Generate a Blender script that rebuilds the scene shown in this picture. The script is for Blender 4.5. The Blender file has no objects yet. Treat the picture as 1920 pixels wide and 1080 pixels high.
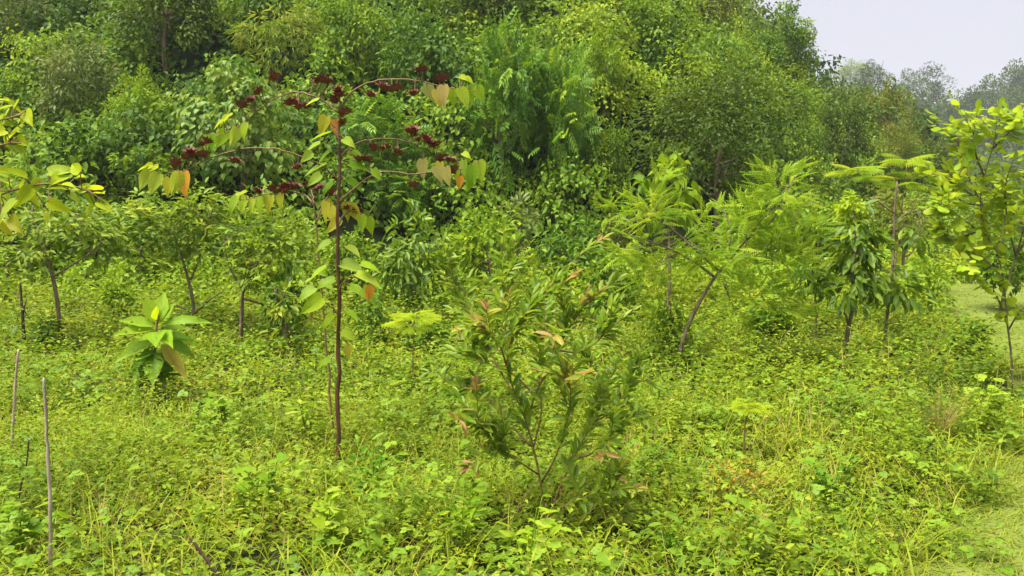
import bpy, math, random
import numpy as np
from mathutils import Matrix, Vector

rng = np.random.default_rng(7)
random.seed(7)
sc = bpy.context.scene
R = math.radians

# ------------------------------------------------------------------ camera
FPX, CAM_H = 1663.0, 1.9                      # focal length in photo pixels, eye height
PITCH = math.atan((540 - 430) / FPX)          # horizon sits at y = 430
cam_d = bpy.data.cameras.new('camera'); cam = bpy.data.objects.new('camera', cam_d)
sc.collection.objects.link(cam); sc.camera = cam
cam.location = (0, 0, CAM_H); cam.rotation_euler = (math.pi / 2 - PITCH, 0, 0)
cam_d.sensor_width = 36; cam_d.lens = 36 * FPX / 1920; cam_d.clip_end = 2000; cam_d.clip_start = .05

# ------------------------------------------------------------------ sky, sun, exposure
SUN_EL, SUN_AZ = R(68), R(238)                # overcast: a wide soft sun, high and to the left
w = bpy.data.worlds.new('World'); sc.world = w; w.use_nodes = True
nt = w.node_tree; nt.nodes.clear()
out = nt.nodes.new('ShaderNodeOutputWorld'); bg = nt.nodes.new('ShaderNodeBackground')
sky = nt.nodes.new('ShaderNodeTexSky'); sky.sky_type = 'NISHITA'; sky.sun_disc = False
sky.sun_elevation = SUN_EL; sky.sun_rotation = SUN_AZ; sky.dust_density = 4; sky.air_density = 1.0
mx = nt.nodes.new('ShaderNodeMix'); mx.data_type = 'RGBA'; mx.inputs[0].default_value = .955
mx.inputs[7].default_value = (.98, .965, 1.06, 1)      # an even cloud deck over that sky
nt.links.new(sky.outputs[0], mx.inputs[6]); nt.links.new(mx.outputs[2], bg.inputs[0])
bg.inputs[1].default_value = .1
nt.links.new(bg.outputs[0], out.inputs[0])
sl = bpy.data.lights.new('sun', 'SUN'); sun = bpy.data.objects.new('sun', sl); sc.collection.objects.link(sun)
sl.energy = 1.5; sl.angle = R(42); sl.color = (1, .96, .88)
sd = Vector((math.sin(SUN_AZ) * math.cos(SUN_EL), math.cos(SUN_AZ) * math.cos(SUN_EL), math.sin(SUN_EL)))
sun.rotation_euler = sd.to_track_quat('Z', 'Y').to_euler(); sun.location = (0, 0, 60)
vs = sc.view_settings; vs.view_transform = 'Standard'; vs.look = 'None'; vs.gamma = 1; vs.use_curve_mapping = False
vs.exposure = 2.88
sc.render.engine = 'CYCLES'
cy = sc.cycles
cy.use_denoising = True; cy.max_bounces = 6; cy.diffuse_bounces = 2; cy.transmission_bounces = 4; cy.volume_bounces = 0
cy.glossy_bounces = 2; cy.caustics_reflective = False; cy.caustics_refractive = False

# ------------------------------------------------------------------ helpers
cp, sp = math.cos(PITCH), math.sin(PITCH)
def P(px, py, d):
    """photo pixel at forward distance d -> world point"""
    u, v = (px - 960) / FPX, (540 - py) / FPX
    dy, dz = cp + v * sp, -sp + v * cp
    s = d / dy
    return np.array((u * s, d, CAM_H + dz * s))
_ph = rng.uniform(0, 6.28, (40, 6)); _an = rng.uniform(0, 6.28, (40, 6)); _fr = rng.uniform(.6, 1.7, (40, 6))
def noise(x, y, k, scale):
    """smooth field in about -1..1"""
    s = 0
    for i in range(6):
        f = _fr[k, i] * 6.28 / scale
        s = s + np.sin((x * np.cos(_an[k, i]) + y * np.sin(_an[k, i])) * f + _ph[k, i])
    return s / 2.6
def terr(x, y):
    x = np.asarray(x, float); y = np.asarray(y, float)
    z = .05 * np.maximum(0, y - 10) * np.clip((34 - y) / 12 + 1, 0, 1) + .05 * noise(x, y, 0, 7)
    q = x / np.maximum(y, 8)
    yf = 22.5 + 1.1 * np.maximum(0, x - 2) + 1.2 * noise(x, y * .3, 1, 16)
    t = np.maximum(0, y - yf)
    cap = np.interp(q, [-1, .12, .2, .265, .305, .335, .43, .49, 1], [27, 27, 24, 18.5, 14.2, 12.3, 12.5, 3, 3])
    slope = np.interp(q, [-1, .1, .3, .4, 1], [.95, 1.0, 1.3, 1.05, 1.05])
    h = cap * (1 - np.exp(-t * slope / cap))
    k1 = np.clip((q - .36) / .1, 0, 1); k2 = np.clip((y - 165) / 170, 0, 1); h = h + 33 * k1 * k1 * (3 - 2 * k1) * k2 * k2 * (3 - 2 * k2)
    t2 = np.clip(t / 4, 0, 1)
    return z + h + t2 * (.7 * noise(x, y, 2, 9) + .35 * noise(x, y, 3, 4))
def ray_depth(px, py, d0=8., d1=400.):
    """distance at which the sight line through a photo pixel meets the land"""
    for d in np.arange(d0, d1, .25):
        p = P(px, py, d)
        if p[2] < terr(p[0], p[1]): return d
    return d1

def unit(a): return a / np.maximum(np.linalg.norm(a, axis=-1, keepdims=True), 1e-9)
def frames(D, N):
    D = unit(D); S = unit(np.cross(D, N)); return S, D, np.cross(S, D)

# leaf templates: x across, y along, z off the blade; triangles
def fan(outline, mid):
    v = np.array([mid] + outline, float); n = len(outline)
    return v, np.array([(0, i + 1, (i + 1) % n + 1) for i in range(n)])
KITE = (np.array([(0, 0, 0), (-.5, .45, .09), (0, 1, -.14), (.5, .45, .09)], float), np.array([(0, 3, 2), (0, 2, 1)]))
HEX = fan([(0, 0, 0), (.4, .22, .06), (.42, .58, .05), (0, 1, -.16), (-.42, .58, .05), (-.4, .22, .06)], (0, .45, -.03))
OBL = fan([(0, 0, 0), (.3, .15, .05), (.5, .5, .06), (.33, .82, 0), (0, 1, -.1), (-.33, .82, 0), (-.5, .5, .06), (-.3, .15, .05)], (0, .5, -.03))
HEART = fan([(0, .02, 0), (.14, -.04, .02), (.33, -.02, .05), (.46, .13, .08), (.48, .32, .08), (.38, .55, .05), (.2, .8, -.02), (.05, .98, -.1), (0, 1.12, -.17),
             (-.05, .98, -.1), (-.2, .8, -.02), (-.38, .55, .05), (-.48, .32, .08), (-.46, .13, .08), (-.33, -.02, .05), (-.14, -.04, .02)], (0, .4, -.04))
ROUND = fan([(.5 * math.sin(a) * (1 + .1 * math.cos(3 * a)), .5 - .5 * math.cos(a), .05 * math.cos(2 * a) - .04) for a in np.arange(0, 6.28, 6.283 / 9)], (0, .5, 0))
LOBED = fan([(0, 0, 0), (.3, -.05, .04), (.55, .2, .02), (.36, .42, .05), (.3, .7, .02), (0, 1, -.1), (-.3, .7, .02), (-.36, .42, .05), (-.55, .2, .02), (-.3, -.05, .04)], (0, .35, -.03))
def compose(items):
    """several (template, origin, angle in the blade plane, length, width, dip) -> one template"""
    V, T, o = [], [], 0
    for (v, t), (ox, oy, oz), a, L, W, dip in items:
        c, s = math.cos(a), math.sin(a)
        x, y, z = v[:, 0] * W, v[:, 1] * L, v[:, 2] * L - dip * v[:, 1] * L
        V.append(np.stack([ox + x * c + y * s, oy - x * s + y * c, oz + z], 1)); T.append(t + o); o += len(v)
    return np.concatenate(V), np.concatenate(T)
STRIP = (np.array([(-.5, 0, 0), (.5, 0, 0), (.4, 1, 0), (-.4, 1, 0)], float), np.array([(0, 1, 2), (0, 2, 3)]))
LANCE = fan([(0, 0, 0), (.26, .14, .05), (.5, .42, .07), (.36, .7, .02), (.12, .9, -.07), (0, 1.02, -.14), (-.12, .9, -.07), (-.36, .7, .02), (-.5, .42, .07), (-.26, .14, .05)], (0, .45, -.04))
TRIFOL = compose([(HEX, (0, .42, 0), 0, .58, .5, .1), (HEX, (0, .38, 0), 1.25, .5, .46, .15), (HEX, (0, .38, 0), -1.25, .5, .46, .15), (STRIP, (0, 0, -.02), 0, .42, .02, 0)])
def pinnate(n, ll, lw, droop=.35, tmpl=KITE, ang=1.05, term=True, taper=.3):
    it = []
    for i in range(n):
        y = .14 + .82 * i / max(1, n - 1); z = -droop * y * y
        L = ll * (1 - taper * abs(2 * i / max(1, n - 1) - .9))
        for s in (-1, 1): it.append((tmpl, (0, y, z), s * ang, L, lw, .25))
    for a in range(3):
        y0, y1 = a / 3, (a + 1) / 3
        it.append((STRIP, (0, y0, -droop * y0 * y0), 0, 1 / 3, .012, droop * (y1 + y0)))
    if term: it.append((tmpl, (0, .97, -droop * .94), 0, ll * .9, lw, .3))
    return compose(it)
PINN = pinnate(5, .40, .16, .14)
PINN_BIG = pinnate(6, .36, .13, .5, HEX)
FERN = pinnate(9, .3, .075, .25, KITE, 1.1, True, .6)
BIPIN = compose([(FERN, (0, .2 + .1 * i, -.25 * (.2 + .1 * i) ** 2), s * 1.0, .44 - .03 * i, .44 - .03 * i, .1) for i in range(7) for s in (-1, 1)] + [(STRIP, (0, 0, 0), 0, .95, .012, .15)])
def blade(bend, n=3):
    V, T = [], []
    for i in range(n + 1):
        t = i / n; wd = .5 * (1 - t ** 1.6) + .02
        y, z = math.sin(bend * t) / bend, -(1 - math.cos(bend * t)) / bend
        V += [(-wd, y, z), (wd, y, z)]
    for i in range(n): T += [(2 * i, 2 * i + 1, 2 * i + 3), (2 * i, 2 * i + 3, 2 * i + 2)]
    return np.array(V, float), np.array(T)
GRASS = blade(1.5); GRASS2 = blade(.6); TURF = blade(1.2, 1)

class Batch:
    def __init__(s): s.V, s.T, s.A, s.n = [], [], [], 0
    def raw(s, V, T, tint):
        s.V.append(V); s.T.append(T + s.n); s.A.append(np.broadcast_to(np.asarray(tint, float), (len(T),))); s.n += len(V)
    def leaves(s, tm, Pt, D, N, L, W, tint):
        v, t = tm; Pt = np.asarray(Pt, float).reshape(-1, 3); n = len(Pt)
        if n == 0: return
        D = np.broadcast_to(D, (n, 3)); N = np.broadcast_to(N, (n, 3))
        L = np.broadcast_to(L, (n,)); W = np.broadcast_to(W, (n,)); tint = np.broadcast_to(tint, (n,))
        S, D, M = frames(D, N)
        k = len(v)
        X = Pt[:, None] + v[None, :, 0, None] * W[:, None, None] * S[:, None] + (v[None, :, 1, None] * D[:, None] + v[None, :, 2, None] * M[:, None]) * L[:, None, None]
        s.raw(X.reshape(-1, 3), (t[None] + (np.arange(n) * k)[:, None, None]).reshape(-1, 3), np.repeat(tint, len(t)))
    def tube(s, pts, radii, sides=6, tint=.5):
        pts = np.asarray(pts, float); n = len(pts); radii = np.broadcast_to(radii, (n,))
        tg = unit(np.gradient(pts, axis=0)); ref = np.array((.93, .27, .23)); a = unit(np.cross(tg, ref)); b = np.cross(tg, a)
        th = np.arange(sides) * 2 * math.pi / sides
        V = pts[:, None] + radii[:, None, None] * (np.cos(th)[None, :, None] * a[:, None] + np.sin(th)[None, :, None] * b[:, None])
        T = []
        for i in range(n - 1):
            for j in range(sides):
                p, q = i * sides + j, i * sides + (j + 1) % sides
                T += [(p, q, q + sides), (p, q + sides, p + sides)]
        for j in range(1, sides - 1): T += [((n - 1) * sides, (n - 1) * sides + j, (n - 1) * sides + j + 1), (0, j + 1, j)]
        s.raw(V.reshape(-1, 3), np.array(T), tint)
    def mesh(s, name, mat, org=(0, 0, 0), smooth=False):
        V = np.concatenate(s.V) - np.asarray(org, float); T = np.concatenate(s.T).astype(np.int32); A = np.concatenate(s.A)
        me = bpy.data.meshes.new(name); m = len(T)
        me.vertices.add(len(V)); me.vertices.foreach_set('co', V.astype(np.float32).ravel())
        me.loops.add(3 * m); me.loops.foreach_set('vertex_index', T.ravel())
        me.polygons.add(m); me.polygons.foreach_set('loop_start', np.arange(0, 3 * m, 3, dtype=np.int32))
        at = me.attributes.new('tint', 'FLOAT', 'FACE'); at.data.foreach_set('value', A.astype(np.float32))
        if smooth: me.polygons.foreach_set('use_smooth', np.ones(m, bool))
        me.materials.append(mat); me.update(calc_edges=True)
        return me
def link(name, me, parent=None, loc=(0, 0, 0)):
    o = bpy.data.objects.new(name, me); sc.collection.objects.link(o); o.location = loc; o.parent = parent; return o
def tag(o, label, cat, group=None):
    o['label'] = label; o['category'] = cat
    if group: o['group'] = group
    return o
def thing(name, label, cat, loc, group=None):
    o = bpy.data.objects.new(name, None); sc.collection.objects.link(o); o.location = tuple(loc); o.empty_display_size = .2
    return tag(o, label, cat, group)
def curve(pts, n=None):
    """smooth path through points"""
    p = np.asarray(pts, float); k = len(p)
    if k < 3: return np.linspace(p[0], p[-1], n or 4)
    q = np.concatenate([[2 * p[0] - p[1]], p, [2 * p[-1] - p[-2]]]); o = []
    for i in range(k - 1):
        a, b, c, d = q[i:i + 4]
        for t in np.linspace(0, 1, 5)[:-1]:
            o.append(.5 * (2 * b + (c - a) * t + (2 * a - 5 * b + 4 * c - d) * t * t + (3 * b - a - 3 * c + d) * t ** 3))
    o.append(p[-1]); o = np.array(o)
    if n: o = o[np.linspace(0, len(o) - 1, n).round().astype(int)]
    return o
def pxcurve(pts, d, dd=0.):
    """photo pixel path starting at distance d and drifting dd metres in depth by its tip"""
    n = len(pts); return curve([P(x, y, d + dd * (i / max(1, n - 1))) for i, (x, y) in enumerate(pts)])
def sphere_dirs(n, up=0.):
    v = rng.normal(size=(n, 3)); v[:, 2] += up; return unit(v)

# ------------------------------------------------------------------ materials
def leaf_mat(name, cols, source='tint', gain=1., warm=1., trans=.32, rough=.5, spec=.15, tcol=1.35):
    m = bpy.data.materials.new(name); m.use_nodes = True; t = m.node_tree; b = t.nodes['Principled BSDF']; o = t.nodes['Material Output']
    ramp = t.nodes.new('ShaderNodeValToRGB'); e = ramp.color_ramp.elements
    n = len(cols)
    for i in range(n - 2): e.new(.5)
    for i, c in enumerate(cols): e[i].position = i / (n - 1); e[i].color = (c[0] * .80 * warm * gain, c[1] * .81 * gain, c[2] * .6 * gain, 1)
    if source == 'tint':
        a = t.nodes.new('ShaderNodeAttribute'); a.attribute_name = 'tint'; t.links.new(a.outputs['Fac'], ramp.inputs[0])
    else:
        a = t.nodes.new('ShaderNodeObjectInfo'); t.links.new(a.outputs['Random'], ramp.inputs[0])
    # blotches and veins within a blade
    tc = t.nodes.new('ShaderNodeTexCoord'); nz = t.nodes.new('ShaderNodeTexNoise'); nz.inputs['Scale'].default_value = 9; nz.inputs['Detail'].default_value = 2
    t.links.new(tc.outputs['Object'], nz.inputs['Vector'])
    mr = t.nodes.new('ShaderNodeMapRange'); mr.inputs['To Min'].default_value = .72; mr.inputs['To Max'].default_value = 1.28
    t.links.new(nz.outputs['Fac'], mr.inputs['Value'])
    hs = t.nodes.new('ShaderNodeHueSaturation'); t.links.new(ramp.outputs[0], hs.inputs['Color']); t.links.new(mr.outputs[0], hs.inputs['Value'])
    t.links.new(hs.outputs[0], b.inputs['Base Color'])
    b.inputs['Roughness'].default_value = rough; b.inputs['Specular IOR Level'].default_value = min(spec, .26)
    tr = t.nodes.new('ShaderNodeBsdfTranslucent'); h2 = t.nodes.new('ShaderNodeHueSaturation'); h2.inputs['Value'].default_value = tcol; h2.inputs['Hue'].default_value = .488
    t.links.new(hs.outputs[0], h2.inputs['Color']); t.links.new(h2.outputs[0], tr.inputs[0])
    mi = t.nodes.new('ShaderNodeMixShader'); mi.inputs[0].default_value = trans
    t.links.new(b.outputs[0], mi.inputs[1]); t.links.new(tr.outputs[0], mi.inputs[2]); t.links.new(mi.outputs[0], o.inputs[0])
    return m
def plain_mat(name, c0, c1, scale=6., rough=.85, stretch=(1, 1, 1), bump=.3, spec=.25):
    m = bpy.data.materials.new(name); m.use_nodes = True; t = m.node_tree; b = t.nodes['Principled BSDF']
    tc = t.nodes.new('ShaderNodeTexCoord'); mp = t.nodes.new('ShaderNodeMapping'); mp.inputs['Scale'].default_value = stretch
    nz = t.nodes.new('ShaderNodeTexNoise'); nz.inputs['Scale'].default_value = scale; nz.inputs['Detail'].default_value = 5
    t.links.new(tc.outputs['Object'], mp.inputs[0]); t.links.new(mp.outputs[0], nz.inputs['Vector'])
    ramp = t.nodes.new('ShaderNodeValToRGB'); e = ramp.color_ramp.elements; e[0].position = .35; e[1].position = .65
    e[0].color = (*c0, 1); e[1].color = (*c1, 1)
    t.links.new(nz.outputs['Fac'], ramp.inputs[0]); t.links.new(ramp.outputs[0], b.inputs['Base Color'])
    bp = t.nodes.new('ShaderNodeBump'); bp.inputs['Strength'].default_value = bump; t.links.new(nz.outputs['Fac'], bp.inputs['Height']); t.links.new(bp.outputs[0], b.inputs['Normal'])
    b.inputs['Roughness'].default_value = rough; b.inputs['Specular IOR Level'].default_value = spec
    return m
LIME, GREEN, MID, DEEP = (.35, .45, .022), (.18, .31, .016), (.11, .22, .016), (.06, .13, .015)
OLIVE, SAGE, YEL, ORG = (.16, .21, .03), (.14, .20, .07), (.46, .44, .03), (.62, .27, .03)
M = {}
M['weed'] = leaf_mat('weed leaves', gain=.93, warm=1.07, cols=[(.06, .13, .018), (.15, .27, .018), (.25, .38, .02), (.34, .44, .03), (.40, .35, .09)])
M['weed_b'] = leaf_mat('broad weed leaves', gain=.95, warm=1.04, cols=[(.11, .23, .03), (.19, .34, .03), (.27, .42, .04), (.36, .48, .09)], rough=.42)
M['grass'] = leaf_mat('grass blades', [(.20, .29, .015), (.29, .37, .02), (.40, .42, .04), (.46, .38, .12)])
M['straw'] = leaf_mat('dry straw', [(.40, .26, .12), (.52, .36, .18), (.40, .36, .10)])
M['turf'] = leaf_mat('short turf blades', warm=1.15, cols=[(.14, .25, .02), (.21, .32, .025), (.29, .36, .04), (.36, .34, .10)])
M['hill'] = leaf_mat('hillside leaves', [DEEP, MID, GREEN, (.25, .38, .018), LIME], rough=.6, spec=.2, gain=1.0)
M['dark'] = leaf_mat('dark glossy leaves', gain=.78, cols=[(.055, .115, .012), (.095, .18, .013), (.16, .26, .015), (.30, .40, .02)], rough=.5, spec=.25, trans=.33)
M['pinn'] = leaf_mat('pinnate leaves', gain=1.12, cols=[(.07, .17, .022), (.11, .24, .022), (.17, .32, .022), (.29, .42, .025)], rough=.5, spec=.3)
M['deep'] = leaf_mat('deep green leaves', [(.05, .13, .015), (.085, .19, .017), (.13, .25, .018), (.22, .34, .02)])
M['bamboo'] = leaf_mat('narrow pale leaves', gain=1., cols=[GREEN, (.22, .31, .03), (.32, .39, .05), (.42, .46, .08)])
M['heart'] = leaf_mat('heart leaves', gain=1., cols=[(.09, .20, .025), (.15, .27, .03), (.24, .35, .04), (.36, .40, .06)], rough=.45, spec=.35)
M['sage'] = leaf_mat('sage leaves', gain=.9, cols=[(.11, .18, .03), (.17, .25, .05), (.25, .31, .09), (.35, .33, .13)], spec=.25)
M['olive'] = leaf_mat('olive leaves', gain=1.25, cols=[(.09, .17, .015), (.15, .24, .018), (.22, .31, .02), (.32, .37, .035)], rough=.5, spec=.2)
M['lime'] = leaf_mat('lime leaves', [(.14, .27, .015), (.21, .35, .015), (.29, .42, .02), (.38, .45, .02)])
M['feather'] = leaf_mat('feathery leaflets', [(.17, .32, .018), (.25, .41, .02), (.34, .48, .025), (.46, .54, .04)], trans=.42)
M['bigdark'] = leaf_mat('long drooping leaves', [(.07, .15, .015), (.12, .22, .018), (.18, .30, .02), (.30, .39, .025)], rough=.42, spec=.4)
M['fern_bright'] = leaf_mat('bright new fronds', [(.30, .45, .018), (.38, .51, .02), (.45, .55, .025)], trans=.43)
M['russet'] = leaf_mat('russet green leaves', [GREEN, OLIVE, (.24, .27, .04), (.33, .27, .06)])
M['far'] = leaf_mat('far wood leaves', gain=.95, cols=[(.04, .09, .025), (.07, .13, .03), (.10, .17, .03), (.15, .22, .035)], rough=.7, spec=.1)
M['bark'] = plain_mat('grey brown bark', (.09, .065, .04), (.22, .17, .11), 30, stretch=(1, 1, .25))
M['bark_dark'] = plain_mat('dark bark', (.04, .025, .016), (.12, .07, .045), 40, stretch=(1, 1, .2))
M['bark_red'] = plain_mat('reddish brown stem', (.055, .022, .012), (.15, .065, .035), 40, stretch=(1, 1, .15), rough=.6)
M['twig'] = plain_mat('brown green twig', (.13, .085, .03), (.25, .15, .06), 40, rough=.6)
M['soil'] = plain_mat('weedy soil', (.018, .026, .008), (.045, .045, .015), 3., spec=.03)
M['litter'] = plain_mat('hillside litter', (.010, .017, .005), (.020, .028, .008), 2., spec=.03)
M['track'] = plain_mat('trodden turf', (.10, .14, .02), (.15, .18, .035), 1.6, spec=.05)
M['drystick'] = plain_mat('weathered cane', (.22, .16, .10), (.46, .38, .27), 50, stretch=(1, 1, .12))
M['greystick'] = plain_mat('grey weathered stick', (.17, .13, .09), (.45, .37, .28), 40, stretch=(1, 1, .1))

# ------------------------------------------------------------------ ground
xs = np.concatenate([np.arange(-110, -30, 3.), np.arange(-30, 40, 1.), np.arange(40, 330, 5.)])
ys = np.concatenate([np.arange(-14, 2, 2.), np.arange(2, 60, 1.), np.arange(60, 430, 5.)])
gx, gy = np.meshgrid(xs, ys); gz = terr(gx, gy); nx, ny = len(xs), len(ys)
idx = np.arange(nx * ny).reshape(ny, nx)
a, b_, c, d = idx[:-1, :-1].ravel(), idx[:-1, 1:].ravel(), idx[1:, 1:].ravel(), idx[1:, :-1].ravel()
V = np.stack([gx, gy, gz], -1).reshape(-1, 3); T = np.concatenate([np.stack([a, b_, c], 1), np.stack([a, c, d], 1)])
cy_mean = V[T].mean(1)[:, 1]
def ground_part(name, sel):
    bt = Batch(); used = np.unique(T[sel]); rm = -np.ones(len(V), int); rm[used] = np.arange(len(used))
    bt.raw(V[used], rm[T[sel]], .5); return bt
FOOT = 23
o = link('ground', ground_part('ground', cy_mean < FOOT).mesh('ground', M['soil'], smooth=True)); o['kind'] = 'structure'
o = link('hillside', ground_part('hillside', cy_mean >= FOOT).mesh('hillside', M['litter'], smooth=True)); o['kind'] = 'structure'
# grassy track along the right
trk = curve([(2.2, 2.5, 0), (3.15, 4.6, 0), (4.3, 6, 0), (6.5, 9.5, 0), (8.3, 13.2, 0), (9.2, 17, 0), (11.5, 21, 0)])
def track_dist(x, y):
    x = np.asarray(x); y = np.asarray(y); r = np.full(np.shape(x), 99.)
    for p in trk: r = np.minimum(r, np.hypot(x - p[0], y - p[1]))
    return r
TW = .95
tt = unit(np.gradient(trk, axis=0)); nn = np.stack([tt[:, 1], -tt[:, 0], tt[:, 2]], 1)
rows = []
for k in np.linspace(-TW, TW, 9):
    r = trk + nn * (k * np.interp(trk[:, 1], [10, 13], [1, 1.6]))[:, None]; r[:, 2] = terr(r[:, 0], r[:, 1]) + .03 - .02 * (k / TW) ** 2; rows.append(r)
rows = np.array(rows); gi = np.arange(rows.shape[0] * rows.shape[1]).reshape(rows.shape[:2])
A_, B_, C_, D_ = gi[:-1, :-1].ravel(), gi[:-1, 1:].ravel(), gi[1:, 1:].ravel(), gi[1:, :-1].ravel()
bt = Batch(); bt.raw(rows.reshape(-1, 3), np.concatenate([np.stack([A_, C_, B_], 1), np.stack([A_, D_, C_], 1)]), .5)
o = link('path', bt.mesh('path', M['track'], smooth=True)); o['kind'] = 'structure'

def stuff(name, bt, mat, label, cat):
    o = link(name, bt.mesh(name, mat)); o['kind'] = 'stuff'; tag(o, label, cat); return o

# ------------------------------------------------------------------ ground cover
def scatter(n, y0, y1, margin=1.6):
    """even scatter over the wedge of meadow around the view"""
    y = np.sqrt(rng.uniform(y0 ** 2, y1 ** 2, n)); x = rng.uniform(-1, 1, n) * (y * .585 + margin)
    return x, y
def jit(n, s): return rng.normal(size=(n, 3)) * s
LOW = [tuple(P(1410, 800, 7.2)[:2]) + (.7, .45), tuple(P(1410, 850, 6.6)[:2]) + (.5, .5), tuple(P(385, 1060, 4.2)[:2]) + (.22, .6), tuple(P(776, 700, 9.6)[:2]) + (.7, .5), tuple(P(1020, 1010, 5.2)[:2]) + (.5, .32), tuple(P(1020, 1040, 4.75)[:2]) + (.3, .6), tuple(P(94, 1060, 4.4)[:2]) + (.3, .5), tuple(P(634, 860, 6.8)[:2]) + (.35, .5)]
def cover(bt, n, y0, y1, k, tm, Lr, wr, hr, spread, up=.1, kind=0, nk=4, thresh=-.3, tw=.5, tilt=.35):
    x, y = scatter(n, y0, y1)
    f = noise(x, y, nk, 2.3) + .6 * noise(x, y, nk + 1, .8)
    keep = (f > thresh) & (track_dist(x, y) > .92 + np.where(y > 12, .55, 0) + .3 * noise(x, y, 20, 1.3) + .2 * noise(x, y, 21, .5))
    x, y, f = x[keep], y[keep], f[keep]; n = len(x)
    z = terr(x, y)
    lump = .78 + .42 * noise(x, y, 12, 2.6) + .36 * noise(x, y, 13, 1.0)
    H = 1.3 * rng.uniform(*hr, n) * np.clip(lump, .25, 1.7)
    for cx_, cy_, cr_, cf_ in LOW: H = np.where(np.hypot(x - cx_, y - cy_) < cr_, H * cf_, H)
    pt = np.clip(.46 + .3 * noise(x, y, 14, 2.6) + .3 * noise(x, y, 15, .7), 0, 1)
    lean = rng.normal(size=(n, 2)) * .18
    for i in range(k):
        fr = (i + rng.uniform(.3, 1, n)) / k; a = rng.uniform(0, 6.28, n)
        rad = spread * rng.uniform(.1, 1, n)
        ox, oy = np.cos(a), np.sin(a)
        p = np.stack([x + lean[:, 0] * H * fr + ox * rad, y + lean[:, 1] * H * fr + oy * rad, z + H * fr], 1)
        D = np.stack([ox, oy, up + rng.normal(size=n) * .3], 1)
        N = np.array((0, 0, 1.)) + jit(n, tilt)
        L = rng.uniform(*Lr, n) * (1.1 - .3 * fr)
        bt.leaves(tm, p, D, N, L, L * wr, np.clip(pt * tw + (1 - tw) * rng.beta(2, 2.2, n), 0, 1))
    return x, y, z, H, lean
weeds, broad, grass, turf = Batch(), Batch(), Batch(), Batch()
# near: broad three-leaflet creepers, lobed leaves, small herbs
cover(broad, 3000, 3.6, 8.5, 5, TRIFOL, (.08, .14), 1.0, (.10, .34), .08, nk=4, thresh=.3)
cover(broad, 1700, 3.6, 8.5, 3, LOBED, (.05, .10), .95, (.15, .36), .07, nk=6, thresh=.2)
cover(weeds, 8000, 3.6, 9, 7, HEX, (.035, .07), .5, (.14, .42), .05, up=.35, nk=8, thresh=-.35)
cover(weeds, 11000, 3.6, 9, 6, KITE, (.025, .05), .4, (.10, .40), .06, up=.3, nk=10, thresh=-.6)
cover(weeds, 1100, 3.6, 9, 16, KITE, (.03, .055), .42, (.35, .7), .07, up=.3, nk=24, thresh=.1)
cover(weeds, 1500, 9, 16, 12, KITE, (.05, .08), .45, (.4, .8), .10, up=.3, nk=24, thresh=.0)
cover(weeds, 26000, 3.6, 9, 1, KITE, (.035, .07), .6, (.02, .12), .05, up=0, nk=10, thresh=-9)
cover(weeds, 16000, 9, 17, 1, KITE, (.06, .12), .6, (.02, .14), .08, up=0, nk=10, thresh=-9)
cover(broad, 2500, 8, 14, 4, TRIFOL, (.11, .18), 1.0, (.14, .36), .09, nk=4, thresh=.2)
cover(weeds, 12000, 8.5, 15, 6, KITE, (.05, .09), .55, (.14, .55), .07, up=.3, nk=8, thresh=-.6)
cover(weeds, 10000, 14.5, 23.5, 6, KITE, (.09, .16), .6, (.15, .6), .14, up=.3, nk=8, thresh=-1.2)
def blades(bt, n, y0, y1, Lr, wd, tm, nk, th, on_track=False, lean=.5):
    x, y = scatter(n, y0, y1); td = track_dist(x, y)
    keep = (td < TW + .35 + np.where(y > 12, .6, 0)) if on_track else ((noise(x, y, nk, 1.7) + .5 * noise(x, y, nk + 1, .6) > th) & (td > .85 + np.where(y > 12, .5, 0)))
    x, y = x[keep], y[keep]; n = len(x); a = rng.uniform(0, 6.28, n); s = rng.uniform(.1, 1, n) * lean
    D = np.stack([np.cos(a) * s, np.sin(a) * s, np.ones(n)], 1); N = np.stack([np.cos(a), np.sin(a), -s], 1) * -1 + jit(n, .2)
    L = rng.uniform(*Lr, n); bt.leaves(tm, np.stack([x, y, terr(x, y) + (.02 if on_track else 0)], 1), D, N, L, wd * (.6 + .8 * rng.random(n)), rng.beta(2, 2.6, n))
blades(grass, 14000, 3.6, 9, (.18, .5), .009, GRASS, 16, -.3)
blades(grass, 3500, 3.6, 9, (.3, .62), .006, GRASS2, 18, .2)
blades(grass, 11000, 9, 20, (.2, .55), .014, GRASS, 16, -.4)
blades(turf, 120000, 3.4, 9, (.035, .10), .008, TURF, 16, 0, True, 1.1)
blades(turf, 55000, 9, 24, (.04, .10), .02, TURF, 16, 0, True, 1.1)
stuff('weed_cover', weeds, M['weed'], 'knee high yellow green weeds with small leaves covering the meadow', 'weeds')
stuff('creeper_cover', broad, M['weed_b'], 'low broad three-leaflet creepers spreading through the meadow weeds', 'creepers')
dry = Batch()
blades(dry, 2600, 3.6, 9, (.25, .6), .005, GRASS2, 26, .35, lean=.7); blades(dry, 2200, 9, 18, (.3, .7), .009, GRASS2, 26, .35, lean=.7)
stuff('dry_stems', dry, M['straw'], 'dead straw brown stems scattered among the meadow weeds', 'dry stems')
stuff('meadow_grass', grass, M['grass'], 'thin arching grass blades growing between the meadow weeds', 'grass')
stuff('turf', turf, M['turf'], 'short pale turf on the grassy track at the right', 'turf')

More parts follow.
